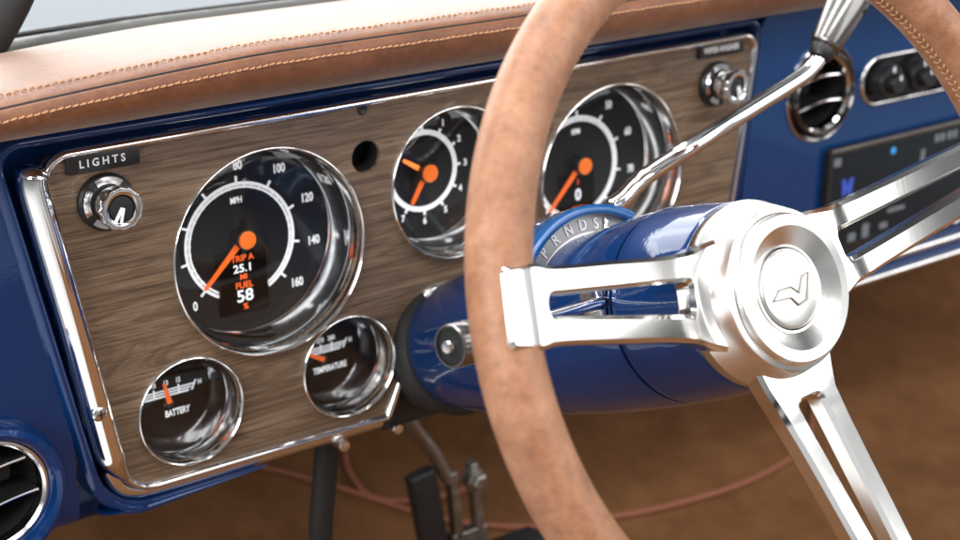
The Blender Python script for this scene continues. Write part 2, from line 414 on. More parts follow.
# start at the lower left, run up the side, along the top and down the right
lo = [p for p in OP if p[1] < -.14]
i0 = min(i for i, p in enumerate(OP) if p[0] < -.05 and p[1] < -.14)
low = [(-.010 - .0068 * i, -.1452 - .00004 * i) for i in range(15)]
OP = low + [p for p in OP[i0:] + OP[:i0]]
obj("opening_lip", sweep(OP, prof, False, [min(1.0, .05 + .066 * i) for i in range(len(OP))]), BLUE, dash, ang=60)
obj("recess_floor", plate(OPEN, [rpoly([(-.135, .079), (.412, .080), (.385, -.128), (-.101, -.128)], .01, 6)], -.024, -.019), BLUE, dash, smooth=False)
# top rail under the pad
bm = bmesh.new()
pr = [(.0985, .0), (.1005, .003), (.1035, .0035), (.106, .001), (.107, -.004), (.107, -.05)]
A = [bm.verts.new((-.42, y, z - .012)) for y, z in pr]; B = [bm.verts.new((1.1, y, z - .012)) for y, z in pr]
for i in range(len(pr) - 1): bm.faces.new((A[i], B[i], B[i + 1], A[i + 1]))
obj("top_rail", bm, BLUE, dash)
# lower rail
bm = bmesh.new()
pr = [(-.1465, -.0082), (-.147, -.0084), (-.151, -.0144), (-.154, -.0244), (-.155, -.064)]
A = [bm.verts.new((-.20, y, z - .0012)) for y, z in pr]; B = [bm.verts.new((-.060, y, z)) for y, z in pr]
for i in range(len(pr) - 1): bm.faces.new((A[i], B[i], B[i + 1], A[i + 1]))
obj("lower_rail", bm, BLUE, dash)
bm = bmesh.new(); A = [bm.verts.new((-.060, y, z)) for y, z in pr]; B = [bm.verts.new((.40, y, z)) for y, z in pr]
for i in range(len(pr) - 1): bm.faces.new((A[i], B[i], B[i + 1], A[i + 1]))
obj("shade_under_edge", bm, BLACK, dash)  # rest of the lower rail in black, its shade put into the colour
# right part: flat painted panel with openings
VR = (.4945, .028, .0375); CL = (.612, .0285); SCRN = (.505, .745, -.118, -.0205)
ro = rpoly([(.424, .0965), (1.1, .0965), (1.1, -.149), (.405, -.149)], [.008, .001, .001, .008], 8)
hv = circ(VR[0], VR[1], .0375, 64)
hc = rpoly([(.542, .0075), (.700, .0075), (.700, .0495), (.542, .0495)], .0205, 10)
hs = rpoly([(SCRN[0], SCRN[2]), (SCRN[1], SCRN[2]), (SCRN[1], SCRN[3]), (SCRN[0], SCRN[3])], .003, 3)
rp = obj("right_panel", plate(ro, [hv, hc, hs], -.05, 0.0), BLUE_L, dash, ang=30)
bv = rp.modifiers.new("bevel", 'BEVEL'); bv.width = .004; bv.segments = 4; bv.limit_method = 'ANGLE'; bv.angle_limit = R_(50); bv.harden_normals = False
for zz, hh in ((-.1315, .0042), (-.1475, .004)):
    bm = bmesh.new(); add_tube(bm, [(.50, zz, .003), (1.1, zz, .003)], hh, 14)
    bmesh.ops.scale(bm, vec=(1, .8, .8), verts=bm.verts[:], space=Matrix.Translation((0, -zz, -.003)))
    obj("lower_moulding", bm, CHROME_SOFT, dash)

# ------------------------------------------------------------------ wood instrument cluster
clu = thing("instrument_panel", "walnut wood gauge panel edged in chrome set into the blue dashboard", "gauge panel", face())
WO = [(-.1395, .0835), (.4165, .085), (.3895, -.1345), (.1870, -.1365), (.1715, -.100), (.155, -.052), (.113, -.052), (.0980, -.100), (.0825, -.1365), (-.1055, -.1335)]
WR = [.0145, .012, .012, .004, .01, .012, .012, .01, .004, .022]
outl = rpoly(WO, WR, 8)
inl = rpoly([(x + (.0015 if x < .14 else -.0015), y) for x, y in WO], WR, 8)
holes = [circ(x, y, r - .002, 72) for x, y, r in GA.values()]
SH = [(.0707, .0484, .0106), (.2118, .0454, .0106)]
holes += [circ(x, y, r, 40) for x, y, r in SH] + [circ(.0687, .0795, .0024, 20)]
obj("wood_panel", plate(outl, holes, -.004, 0), WOOD, clu, smooth=False)
tp = rpoly(WO, WR, 10)
obj("chrome_trim", sweep(tp, dome(.0030, .0052, 12, -.0015), True), CHROME, clu, ang=60)
for x, y, r in SH:
    obj("hole_cup", lathe([(r, -.003), (r, -.02), (0, -.02)], 40, Matrix.Translation((x, y, 0))), HOLE, clu)
sc = obj("screw", lathe([(.0036, .0), (.0034, .001), (.0026, .0016), (.0013, .0012), (0, .0006)], 20, Matrix.Translation((.0687, .0795, 0))), BLACK, clu)
# chrome side pillar, fat half-round along the left edge
pth = smooth_path([(-.1415, .0800, 0), (-.1435, .0700, 0), (-.1395, .045, 0), (-.1285, -.018, 0), (-.1185, -.080, 0), (-.1130, -.108, 0), (-.1055, -.124, 0)], 8)
pl = [(p.x, p.y) for p in pth]; n_ = len(pl)
scl = [max(.32, min(1.0, (.45 + i * .12), (.30 + (n_ - 1 - i) * .085))) for i in range(n_)]
sp = obj("side_pillar", sweep(pl, dome(.0092, .0140, 16, -.004), False, scl), CHROME, clu, ang=70)
sm = Matrix.Translation((-.1222, -.0720, .0088)) @ Matrix.Rotation(R_(8), 4, 'Y')
bm = lathe([(.0048, -.002), (.0048, .0008), (.0040, .0018), (.0028, .0022), (0, .0025)], 24, sm)
so = obj("pillar_screw", bm, CHROME_SOFT, sp)
bm = bmesh.new(); add_box(bm, (0, 0, .0024), (.0046, .0009, .0008), sm); add_box(bm, (0, 0, .0024), (.0009, .0046, .0008), sm)
obj("cross_slot", bm, BLACK, sp, smooth=False)
# lower bright valance under the wood
obj("lower_valance", sweep([(p.x, p.y) for p in smooth_path([(.0815, -.1418, 0), (0, -.1408, 0), (-.080, -.1392, 0), (-.098, -.1372, 0), (-.1075, -.1310, 0), (-.1130, -.1180, 0)], 6)], dome(.0056, .0045, 12, -.0075), False), CHROME_SOFT, clu, ang=60)
# label plates
def label_plate(x0, x1, y0, y1, text, size, sx):
    cx, cy = (x0 + x1) / 2, (y0 + y1) / 2
    bm = bmesh.new(); add_box(bm, (cx, cy, .0016), (x1 - x0, y1 - y0, .0032), None, .0009)
    p = obj("label_plate", bm, BLACK, clu)
    bm = bmesh.new(); add_text(bm, text, size, cx - .001, cy, .0033, sx, .022)
    obj("lettering", bm, WHITE, p, smooth=False)
label_plate(-.1250, -.0816, .0716, .0822, "L I G H T S", .0062, .95)
label_plate(.3562, .4018, .0735, .0842, "WIPER-WASHER", .0062, .80)
for x, y in ((.0475, -.1480), (.0900, -.1480)):
    obj("bolt", lathe([(.0042, -.012), (.0042, .001), (.0036, .0026), (0, .003)], 8, Matrix.Translation((x, y, 0))), CHROME_SOFT, clu, smooth=False)

# ------------------------------------------------------------------ gauges
TILT = Matrix(((1, 0, 0, 0), (0, 1, .0875, 0), (0, 0, 1, 0), (0, 0, 0, 1)))
def gauge(name, label, key, depth, wall, dial_mat, domeh=.004):
    x, y, R = GA[key]
    t = thing(name, label, "gauge", face(x, y) @ TILT, "round gauges in the wood panel")
    w = R - .0017
    if wall == 'big':
        pr = [(R, -.003), (R, .0028), (R - .0004, .0036), (R - .0009, .0038), (R - .0014, .0032), (w, .001), (w - .0008, -depth * .22), (w - .0016, -depth * .26), (w - .0010, -depth * .30), (w - .0028, -depth * .74), (w - .0042, -depth * .80), (w - .0030, -depth * .86), (w - .0030, -depth)]
    else:
        pr = [(R, -.003), (R, .0026), (R - .0004, .0036), (R - .0009, .0038), (R - .0014, .0032), (w, .001), (w - .0012, -depth * .30), (w - .0026, -depth * .36), (w - .0022, -depth * .42), (w - .0040, -depth * .82), (w - .0052, -depth * .88), (w - .0046, -depth)]
    obj("bezel", lathe(pr, 128), CHROME_CUP, t, ang=50)
    rd = w - .0010
    d = obj("dial", lathe([(rd, -depth - .004), (rd, -depth), (rd * .78, -depth), (rd * .76, -depth - .0004), (0, -depth - .0004)] if wall == 'big' else [(rd, -depth - .004), (rd, -depth), (0, -depth)], 96), dial_mat, t)
    gp = [(w - .0002, -.0060)] + [((w - .0002) * math.cos(a), -.0060 + domeh * math.sin(a)) for a in [PI / 2 * i / 10 for i in range(1, 11)]]
    gp[-1] = (0, -.0060 + domeh)
    obj("glass_cover", lathe(gp, 96), GLASS, t, ang=80)
    return t, -depth, R
def rp_(r, deg): return (r * math.cos(R_(deg)), r * math.sin(R_(deg)))
def needle(t, z, L, w0, w1, deg, rcap, hcap, hub=True, tail=0.0, name="needle", m=ORANGE):
    M = Matrix.Rotation(R_(deg), 4, 'Z')
    bm = flat([(-tail, -w0), (L, -w1), (L + w1, 0), (L, w1), (-tail, w0)], z + .0040, z + .0052); bmesh.ops.transform(bm, matrix=M, verts=bm.verts[:])
    o = obj(name, bm, m, t, smooth=False)
    if hub:
        obj("hub_collar", lathe([(rcap * 1.16, z), (rcap * 1.16, z + hcap - .0012), (rcap * 1.04, z + hcap - .0004), (0, z + hcap - .0004)], 48), BLACK, t)
        obj("hub_cap", lathe([(rcap, z + hcap - .0003), (rcap, z + hcap + .0006), (rcap - .0005, z + hcap + .0010), (0, z + hcap + .0013)], 48), ORANGE_CAP, t)
    return o
def big_dial(t, z, rr, rn, nums, unit, size, minor=4, oy=-.0031):
    O = Matrix.Translation((0, oy, 0))
    bm = bmesh.new(); g0 = R_(-62); g1 = R_(242)
    add_ann(bm, rr - .0020, rr, z, g0, g1, 120); add_ann(bm, rr - .0040, rr - .0026, z, g0, g1, 120)
    k = len(nums)
    for i in range((k - 1) * minor + 1):
        a = 225 - 270 * i / ((k - 1) * minor); maj = i % minor == 0
        M = Matrix.Rotation(R_(a), 4, 'Z')
        if maj: add_box(bm, (rr + .0010, 0, z + .0003), (.0060, .0014, .0007), M)
        else: add_box(bm, (rr - .0022, 0, z + .0003), (.0040, .0006, .0006), M)
    bmesh.ops.transform(bm, matrix=O, verts=bm.verts[:])
    obj("tick_ring", bm, BACKLIT, t, smooth=False)
    for i, s in enumerate(nums):
        a = 225 - 270 * i / (k - 1); px, py = rp_(rn, a); bm = bmesh.new(); add_text(bm, s, size, px + .0018, py * (.955 if py > .045 else .985) + oy, z + .0003, .74, .018); obj("numeral", bm, BACKLIT, t, smooth=False)
    bm = bmesh.new(); add_text(bm, unit, size * .70, -.001, rr * .70 + oy, z + .0003, .72, .02)
    obj("unit_lettering", bm, BACKLIT, t, smooth=False)
def display(t, z, x0, x1, y0, y1, lines):
    bm = box(((x0 + x1) / 2, (y0 + y1) / 2, z + .001), (x1 - x0, y1 - y0, .0022), .0003)
    d = obj("display", bm, LCD, t, smooth=False)
    for s, size, y, m, sx in lines:
        bm = bmesh.new(); add_text(bm, s, size, (x0 + x1) / 2, y, z + .0023, sx, .012, 0, .0001); obj("readout", bm, m, d, smooth=False)

t, z, R = gauge("speedometer", "large round speedometer marked 0 to 160 with an orange needle, above the battery gauge", "S", .040, 'big', DIAL)
big_dial(t, z, .0390, .0520, ["0", "20", "40", "60", "80", "100", "120", "140", "160"], "MPH", .0083)
needle(t, z, .0400, .0020, .0011, 224, .0058, .0100)
display(t, z, -.0180, .0165, -.0500, -.0085, [("TRIP A", .0058, -.0137, LIT_ORANGE, .95), ("25.1", .0074, -.0205, LIT_WHITE, 1.1), ("MI", .0052, -.0262, LIT_ORANGE, 1), ("FUEL", .0058, -.0318, LIT_ORANGE, 1), ("58", .0112, -.0392, LIT_WHITE, 1.1), ("%", .0056, -.0462, LIT_ORANGE, 1)])
t, z, R = gauge("tachometer", "large round tachometer marked in RPM, behind the shift lever right of the clock", "T", .039, 'big', DIAL)
big_dial(t, z, .0390, .0520, ["0", "10", "20", "30", "40", "50", "60", "70", "80"], "RPM", .0083, 5)
needle(t, z, .0420, .0020, .0011, 226, .0060, .0100)
display(t, z, -.0165, .0155, -.0480, -.0070, [("1", .006, -.0135, LIT_ORANGE, .9), ("0", .0120, -.0235, LIT_WHITE, .95), ("RPM", .0064, -.0345, LIT_ORANGE, .95)])
t, z, R = gauge("dash_clock", "round black clock with orange hands between the black hole and the wheel rim", "M", .038, 'big', DIAL)
bm = bmesh.new(); add_ann(bm, .0250, .0285, z)
for i in range(12): add_box(bm, (.0292, 0, z + .0003), (.0040, .0017, .0007), Matrix.Rotation(R_(30 * i), 4, 'Z'))
obj("tick_ring", bm, BACKLIT, t, smooth=False)
bm = bmesh.new()
for i in range(1, 12): px, py = rp_(.0355, 90 - 30 * i); bm = bmesh.new(); add_text(bm, str(i), .0064, px, py, z + .0003, .85, .03); obj("numeral", bm, BACKLIT, t, smooth=False)
bm = bmesh.new(); add_text(bm, "12", .0064, 0, .0355, z + .0003, .85, .03); obj("lit_numeral", bm, ORANGE, t, smooth=False)
needle(t, z, .0230, .0019, .0013, 238, .0060, .0090)
needle(t, z - .001, .0200, .0019, .0012, 148, .0066, .0090, False, name="minute_hand", m=AMBER)

def small_dial(t, z, word, marks, ndeg, size, oy=-.0055):
    O = Matrix.Translation((0, oy, 0)); b0 = .0040
    bm = bmesh.new()
    for hw, yy, th in ((.0185, b0 + .0040, .0010), (.0168, b0 + .0022, .0010), (.0150, b0 + .0004, .0013)):
        add_flat(bm, [(-hw, yy - th), (hw, yy - th), (hw + .0006, yy), (-hw - .0006, yy)], z, z + .0004)
    for xx in (-.0085, 0, .0085): add_box(bm, (xx, b0 + .0028, z + .0004), (.0009, .0056, .0008))
    for sg in (1, -1): add_flat(bm, [(sg * .0168, b0 - .0006), (sg * .0200, b0 + .0056), (sg * .0210, b0 + .0056), (sg * .0180, b0 - .0006)][::sg], z, z + .0005)
    bmesh.ops.transform(bm, matrix=O, verts=bm.verts[:])
    obj("scale", bm, SILVERINK, t, smooth=False)
    for s, xx in marks: bm = bmesh.new(); add_text(bm, s, .0047, xx, (b0 + .0084 if abs(xx) < .015 else b0 + .0035) + oy, z + .0003, .75, .015); obj("numeral", bm, BACKLIT, t, smooth=False)
    bm = bmesh.new(); add_text(bm, word, size, .0062, -.0088 + oy, z + .0003, .66, .018)
    obj("lettering", bm, BACKLIT, t, smooth=False)
    M = O @ Matrix.Rotation(R_(ndeg), 4, 'Z')
    bm = flat([(0, -.0017), (.0140, -.0008), (.0140, .0008), (0, .0017)], z + .0035, z + .0046); bmesh.ops.transform(bm, matrix=M, verts=bm.verts[:])
    obj("needle", bm, ORANGE, t, smooth=False)
    obj("pivot", lathe([(.0034, z), (.0034, z + .003), (.0028, z + .0036), (0, z + .0038)], 32, O), BLACK, t)
t, z, R = gauge("battery_gauge", "small round gauge reading BATTERY at the lower left corner of the wood panel", "B", .034, 'small', DIAL_BROWN, .003)
small_dial(t, z, "BATTERY", [("10", -.0085), ("13", 0), ("15", .0085), ("L", -.0232), ("H", .0232)], 101, .0062)
t, z, R = gauge("temperature_gauge", "small round gauge reading TEMPERATURE beside the black column boot", "P", .035, 'small', DIAL_BROWN, .003)
small_dial(t, z, "TEMPERATURE", [("150", -.0085), ("210", 0), ("260", .0085), ("C", -.0232), ("H", .0232)], 152, .0060)

# ------------------------------------------------------------------ knobs
SHEAR = Matrix(((1, 0, 0, 0), (0, 1, .13, 0), (0, 0, 1, 0), (0, 0, 0, 1)))
def knob(x, y, label, rot):
    t = thing("control_knob", label, "knob", face(x, y) @ SHEAR, "chrome knobs on the wood panel")
    obj("base_collar", lathe([(.0168, 0), (.0168, .003), (.0155, .0048), (.0095, .0052), (.0095, .012), (0, .012)], 64), BLACK, t)
    bm = bmesh.new()
    for a0, a1 in ((50, 118), (140, 205), (225, 262), (285, 330)): add_ann(bm, .0112, .0150, .0046, R_(a0), R_(a1), 20, .0012)
    obj("marking_arc", bm, CHROME_SOFT, t, smooth=False)
    bm = bmesh.new(); n = 144; rings = []
    for r, zz, amp in ((.0094, .007, 0), (.0100, .0095, .0), (.0104, .0125, .1), (.0098, .0140, .0), (.0110, .0150, .3), (.0118, .0170, 1), (.0127, .0195, 1), (.0127, .0225, 1), (.0119, .0240, .6), (.0104, .0242, 0), (.0082, .0236, 0), (.0073, .0215, 0)):
        rings.append([bm.verts.new(((r + .00042 * amp * math.cos(12 * 2 * PI * i / n)) * math.cos(2 * PI * i / n), (r + .00042 * amp * math.cos(12 * 2 * PI * i / n)) * math.sin(2 * PI * i / n), zz)) for i in range(n)])
    for A, B in zip(rings, rings[1:]):
        for i in range(n): bm.faces.new((A[i], A[(i + 1) % n], B[(i + 1) % n], B[i]))
    obj("grip", bm, CHROME, t, ang=40)
    obj("face_disc", lathe([(.0074, .0215), (.0070, .0228), (0, .0232)], 48), BLACK, t)
    bm = flat([(-.0026, -.0082), (-.0012, .0008), (.0014, .0008), (.0026, -.0082), (.0011, -.0082), (.0002, -.0032), (-.0008, -.0082)], .0236, .0242)
    bmesh.ops.transform(bm, matrix=Matrix.Rotation(rot, 4, 'Z'), verts=bm.verts[:])
    obj("pointer_mark", bm, WHITE, t, smooth=False)
knob(-.1035, .0525, "chrome scalloped knob under the plate reading LIGHTS", R_(-24))
knob(.3765, .0525, "chrome scalloped knob at the right end of the wood panel beside the shift lever", R_(20))

# ------------------------------------------------------------------ leather dash pad
pad = thing("dash_pad", "padded brown leather dash top with two rows of pale stitching above the wood panel", "dash pad")
def dzx(x):
    s = max(0., -.02 - x); return -.0405 * s - .12 * s * s
def pad_sec(x):
    d = dzx(x); f = lambda k: d * k
    return [(.02, .1040), (-.018, .1030), (-.030, .1045), (-.0400, .1100 + f(.25)), (-.0465, .1175 + f(.5)), (-.0490, .1245 + f(.8)), (-.0492, .1290 + f(1)), (-.0475, .1330 + f(1)), (-.0455, .1348 + f(1)),
            (-.0440, .1340 + f(1)), (-.0425, .1356 + f(1)), (-.0395, .1372 + f(1)), (-.033, .1384 + f(1)), (-.020, .1392 + f(1)), (.01, .1388 + f(1)), (.05, .1352 + f(1)), (.085, .1305 + f(1)), (.100, .1270 + f(1)), (.106, .1200 + f(1)), (.106, .100)]
xs = [-.45 + .02 * i for i in range(78)]
def skin(cols):
    bm = bmesh.new(); g = [[bm.verts.new(p) for p in c] for c in cols]
    for i in range(len(g) - 1):
        for j in range(len(g[0]) - 1): bm.faces.new((g[i][j], g[i + 1][j], g[i + 1][j + 1], g[i][j + 1]))
    return bm
o = obj("front_roll", skin([[(x, y, z) for y, z in pad_sec(x)[:10]] for x in xs]), LEATHER_PAD, pad, ang=70)
s = o.modifiers.new("sub", 'SUBSURF'); s.levels = 1; s.render_levels = 2
o = obj("top_cover", skin([[(x, y, z) for y, z in pad_sec(x)[9:]] for x in xs]), LEATHER_PAD, pad, ang=70)
s = o.modifiers.new("sub", 'SUBSURF'); s.levels = 1; s.render_levels = 2
def stitch_row(name, yf, zf, nrm, parent, x0=-.30, x1=.62, step=.0041):
    bm = bmesh.new(); x = x0
    while x < x1:
        j = random.uniform(-.00025, .00025)
        a = Vector((x, yf, zf + dzx(x) + j)); b = Vector((x + step * .74, yf, zf + dzx(x + step * .74) + j)); mid = (a + b) / 2 + Vector(nrm) * .00045
        tl = Vector((0, -.0, .0004))
        add_tube(bm, [a - tl - Vector(nrm) * .0006, a * .7 + b * .3 + Vector(nrm) * .0003, mid * 1.0, a * .25 + b * .75 + Vector(nrm) * .0003, b + tl - Vector(nrm) * .0006], [.0004, .00055, .0006, .00055, .0004], 6)
        x += step
    obj(name, bm, THREAD, parent)
stitch_row("lower_stitching", -.0496, .1292, (0, -1, .15), pad)
stitch_row("upper_stitching", -.0335, .1386, (0, -.2, 1), pad)
def groove(name, yf, zf, r, parent):
    obj(name, tube([(x, yf, zf + dzx(x)) for x in xs], r, 8), HOLE, parent)
groove("seam", -.0443, .1342, .0011, pad)

# ------------------------------------------------------------------ windscreen edge
gk = obj("windscreen_gasket", tube([(x, .122, .1178 + dzx(x) * 1.05) for x in xs], .0095, 16), GASKET); tag(gk, "dark grey rubber gasket along the base of the windscreen behind the leather pad", "gasket")
wl = obj("cowl_seal", tube([(x, .19, .1135 + dzx(x) * .6) for x in xs], .0020, 10), BLACK); tag(wl, "thin black strip outside the windscreen base", "seal")
bm = bmesh.new(); v = [bm.verts.new(p) for p in ((-.6, .122, .128), (1.2, .122, .128), (1.1, .42, .60), (-.5, .42, .60))]; bm.faces.new(v)
q = bmesh.ops.extrude_face_region(bm, geom=bm.faces[:]); bmesh.ops.translate(bm, vec=(0, .005, -.003), verts=[g for g in q["geom"] if isinstance(g, bmesh.types.BMVert)])
ws = obj("windscreen", bm, GLASS, smooth=False); tag(ws, "clear sloping windscreen above the dash pad", "windscreen")
pi_ = obj("windscreen_pillar", tube(smooth_path([(-.168, .10, .06), (-.136, .10, .118), (-.105, .105, .160), (-.06, .12, .235), (.0, .16, .36)], 6), .0135, 16), RUBBER); tag(pi_, "blurred black windscreen pillar in the upper left corner", "pillar")
hd = obj("hood", skin([[(x, y, .100 + .012 * math.sin((y - .2) * 2.0) - .03 * (x / .9) ** 2) for y in (.20, .3, .45, .6, .8, 1.0, 1.2)] for x in [-.8 + .1 * i for i in range(21)]]), HOODP); tag(hd, "pale bright hood seen through the windscreen", "hood")

# ------------------------------------------------------------------ air vents
def vent(x, y, label, collar, tilt, nv, yb):
    t = thing("air_vent", label, "air vent", face(x, y, yb), "round dash air vents")
    if collar:
        obj("collar", lathe([(.0462, -.004), (.0458, .004), (.0435, .0085), (.0405, .0100), (.0375, .0088), (.0352, .004), (.0345, -.004), (.0343, -.02)], 96), BLUE, t)
    r = .0338 if collar else .0312
    if not collar:
        obj("outer_ring", lathe([(.0385, -.004), (.0384, .002), (.0374, .0034), (.0362, .0030), (.0356, .0010), (.0352, .0015), (.0345, .0050), (.0335, .0068), (.0324, .0070), (.0312, .0050), (.0305, -.02)], 96), DARKRING, t, ang=40)
        obj("trim_ring", lathe([(.0398, -.002), (.0396, .0014), (.0388, .0020), (.0380, .0014), (.0378, -.002)], 96), CHROME, t)
    obj("inner_ring", lathe([(r + .002, -.02), (r + .0018, .0015), (r + .0008, .0034), (r - .0008, .0036), (r - .0024, .002), (r - .0034, -.004), (r - .004, -.02)], 96), CHROME_SOFT if collar else CHROME, t)
    obj("barrel", lathe([(r - .0036, -.004), (r - .006, -.018), (r - .010, -.030), (0, -.036)], 64), BLACK, t)
    tm = Matrix.Rotation(R_(tilt), 4, 'Z')
    ri = r - .0040
    for k in range(nv):
        yy = (k - (nv - 1) / 2) * (2 * ri / (nv + .6))
        hw = math.sqrt(max(1e-6, ri ** 2 - yy ** 2)) * .985
        pts = [(-hw + 2 * hw * i / 24, yy + .0028 * math.cos(PI * (i / 12 - 1) / 2), 0) for i in range(25)]
        bm = bmesh.new(); g = [[bm.verts.new((p[0], p[1] + dy, zz)) for dy, zz in ((.0009, -.001), (.0009, -.022), (-.0009, -.022), (-.0009, -.001))] for p in pts]
        for i in range(24):
            for j in range(4): bm.faces.new((g[i][j], g[i][(j + 1) % 4], g[i + 1][(j + 1) % 4], g[i + 1][j]))
        bmesh.ops.transform(bm, matrix=tm, verts=bm.verts[:]); vn = obj("vane", bm, BLACK, t)
        bm = tube([tm @ Vector(p) for p in pts], .0011, 8); obj("chrome_edge", bm, CHROME, vn)
vent(-.189, -.1085, "round black vent with chrome blades in a raised blue collar at the lower left", True, 14, 2, .0)
vent(VR[0], VR[1], "round black vent with chrome ring right of the shift lever on the blue dash", False, 4, 2, .0)

# ------------------------------------------------------------------ climate controls and radio
t = thing("climate_control", "oblong black climate panel with round knobs between the vent and the wheel rim", "climate control", face(0, 0))
obj("bezel_frame", sweep(rpoly([(.5435, .009), (.6985, .009), (.6985, .048), (.5435, .048)], .0192, 10), dome(.0022, .0042, 8, -.002), True), CHROME_SOFT, t, ang=60)
obj("backplate", flat(rpoly([(.544, .0095), (.698, .0095), (.698, .0475), (.544, .0475)], .019, 10), -.010, -.004), BLACK, t, ang=30)
for x in (.5675, .6065, .6455, .678):
    kb = obj("dial_knob", lathe([(.0150, -.004), (.0148, .010), (.0138, .0120), (.0085, .0125), (.0085, .0185), (.0078, .0195), (0, .0197)], 48, Matrix.Translation((x, .0285, 0))), BLACK, t)
    bm = bmesh.new(); add_box(bm, (x, .0385, .0122), (.0016, .0055, .0012)); add_box(bm, (x, .0335, .0198), (.0012, .0040, .0010)); obj("pointer", bm, SILVERINK, kb, smooth=False)
for x in (.587, .626, .662): obj("divider_stud", lathe([(.0028, -.004), (.0028, .003), (.002, .004), (0, .0042)], 20, Matrix.Translation((x, .0165, 0))), CHROME_SOFT, t)

t = thing("touchscreen_radio", "wide black touchscreen radio with small lit icons behind the right wheel spoke", "radio", face(0, 0))
x0, x1, y0, y1 = SCRN
obj("radio_bezel", plate(rpoly([(x0 + .001, y0 + .001), (x1 - .001, y0 + .001), (x1 - .001, y1 - .001), (x0 + .001, y1 - .001)], .003, 3), [rpoly([(x0 + .006, y0 + .012), (x1 - .006, y0 + .012), (x1 - .006, y1 - .006), (x0 + .006, y1 - .006)], .002, 3)], -.02, .006), BLACK, t, ang=30)
obj("upper_edge", box(((x0 + x1) / 2, y1 - .001, .0068), (x1 - x0 - .004, .0028, .0014), .0005), STEEL, t, smooth=False)
sc_ = obj("screen", flat([(x0 + .0055, y0 + .0115), (x1 - .0055, y0 + .0115), (x1 - .0055, y1 - .0055), (x0 + .0055, y1 - .0055)], -.012, .003), SCREEN, t, smooth=False)
def icon(name, bm, m): obj(name, bm, m, sc_, smooth=False)
icon("status_light", lathe([(.003, .003), (.003, .0036), (0, .0036)], 16, Matrix.Translation((.5885, -.0345, 0))), LIT_CYAN)
bm = bmesh.new(); add_flat(bm, [(.5265, -.049), (.5305, -.049), (.5335, -.057), (.5365, -.049), (.5405, -.049), (.5390, -.0635), (.5358, -.0635), (.5335, -.0585), (.5312, -.0635), (.5282, -.0635)], .003, .0036); icon("app_icon", bm, LIT_BLUE)
bm = bmesh.new(); add_flat(bm, rpoly([(.529, -.079), (.538, -.079), (.538, -.067), (.529, -.067)], .001, 2), .003, .0036); icon("tile_icon", bm, LIT_GREY); bm = bmesh.new(); add_flat(bm, rpoly([(.5105 + .004, -.0365), (.523, -.0365), (.523, -.0295), (.5145, -.0295)], .001, 2), .003, .0036); icon("menu_icon", bm, LIT_GREY)
bm = bmesh.new(); [add_flat(bm, rpoly([(xx, -.0365), (xx + .0055, -.0365), (xx + .0055, -.0295), (xx, -.0295)], .0012, 2), .003, .0036) for xx in (.643, .6505, .660, .6675)]; icon("readout", bm, LIT_GREY); bm = bmesh.new(); add_flat(bm, rpoly([(.626, -.052), (.631, -.052), (.631, -.040), (.626, -.040)], .001, 2), .003, .0036); icon("tile_icon", bm, LIT_GREY)
for xx, yy, w_, h_ in ((.545, -.105, .009, .012), (.562, -.1, .008, .012), (.585, -.100, .010, .005), (.600, -.088, .022, .0035)):
    bm = bmesh.new(); add_flat(bm, rpoly([(xx - w_ / 2, yy - h_ / 2), (xx + w_ / 2, yy - h_ / 2), (xx + w_ / 2, yy + h_ / 2), (xx - w_ / 2, yy + h_ / 2)], .001, 2), .003, .0036); icon("tile_icon", bm, LIT_GREY)
icon("blue_dot", lathe([(.0024, .003), (.0024, .0036), (0, .0036)], 16, Matrix.Translation((.598, -.0785, 0))), LIT_BLUE)
for k in range(8):
    x = .604 + k * .0150
    obj("button", lathe([(.0044, .004), (.0042, .0085), (.0034, .0095), (0, .0097)], 20, Matrix.Translation((x, y0 + .0060, 0)) @ Matrix.Diagonal((1.0, .85, 1, 1))), SILVERINK, t)

# ------------------------------------------------------------------ steering column
a_ = Vector((.9998, .0198, 0)); b_ = Vector((-.0081, .4079, .913)); n_w = Vector((-.0181, .9128, -.408))
MW = Matrix((a_, b_, -n_w)).transposed().to_4x4(); MW.translation = Vector((.1383, -.307, .0425))
col = thing("steering_column", "glossy blue steering column with gear indicator behind the wheel hub", "steering column", MW)
def cprof(seg):
    K = [(.030, .0475), (.040, .0500), (.060, .0525), (.085, .0548), (.105, .0550), (.15, .0540), (.18, .0534), (.21, .0525), (.235, .0512), (.265, .0496), (.290, .0474), (.312, .0440), (.330, .0405), (.36, .033)]
    out = []
    t0, t1 = seg
    for i in range(25):
        t = t0 + (t1 - t0) * i / 24
        for (ta, ra), (tb, rb) in zip(K, K[1:]):
            if ta <= t <= tb: out.append((ra + (rb - ra) * (t - ta) / (tb - ta), -t)); break
    return out
p1 = cprof((.036, .0880)); p1 = [(p1[0][0] - .014, p1[0][1])] + [(p1[0][0] - .002, p1[0][1])] + p1[1:-1] + [(p1[-1][0] - .0004, p1[-1][1]), (p1[-1][0] - .004, p1[-1][1] - .0006)]
obj("shift_collar", lathe(p1, 96), BLUE, col, ang=60)
p2 = cprof((.0905, .335)); p2 = [(p2[0][0] - .004, p2[0][1] + .0006), (p2[0][0] - .0004, p2[0][1])] + p2[1:]
bm = lathe(p2, 96)
for v in bm.verts: v.co.y -= .003 * max(0, min(1, (-v.co.z - .09) / .06))
obj("column_jacket", bm, BLUE, col, ang=60)
obj("seam_core", lathe([(.050, -.084), (.050, -.094)], 64), HOLE, col)
obj("boot", lathe([(.036, -.316), (.0450, -.318), (.0472, -.322), (.0478, -.326), (.0466, -.330), (.0450, -.332), (.0458, -.336), (.0445, -.342), (.042, -.37)], 72, Matrix.Translation((0, -.003, 0))), RUBBER, col)
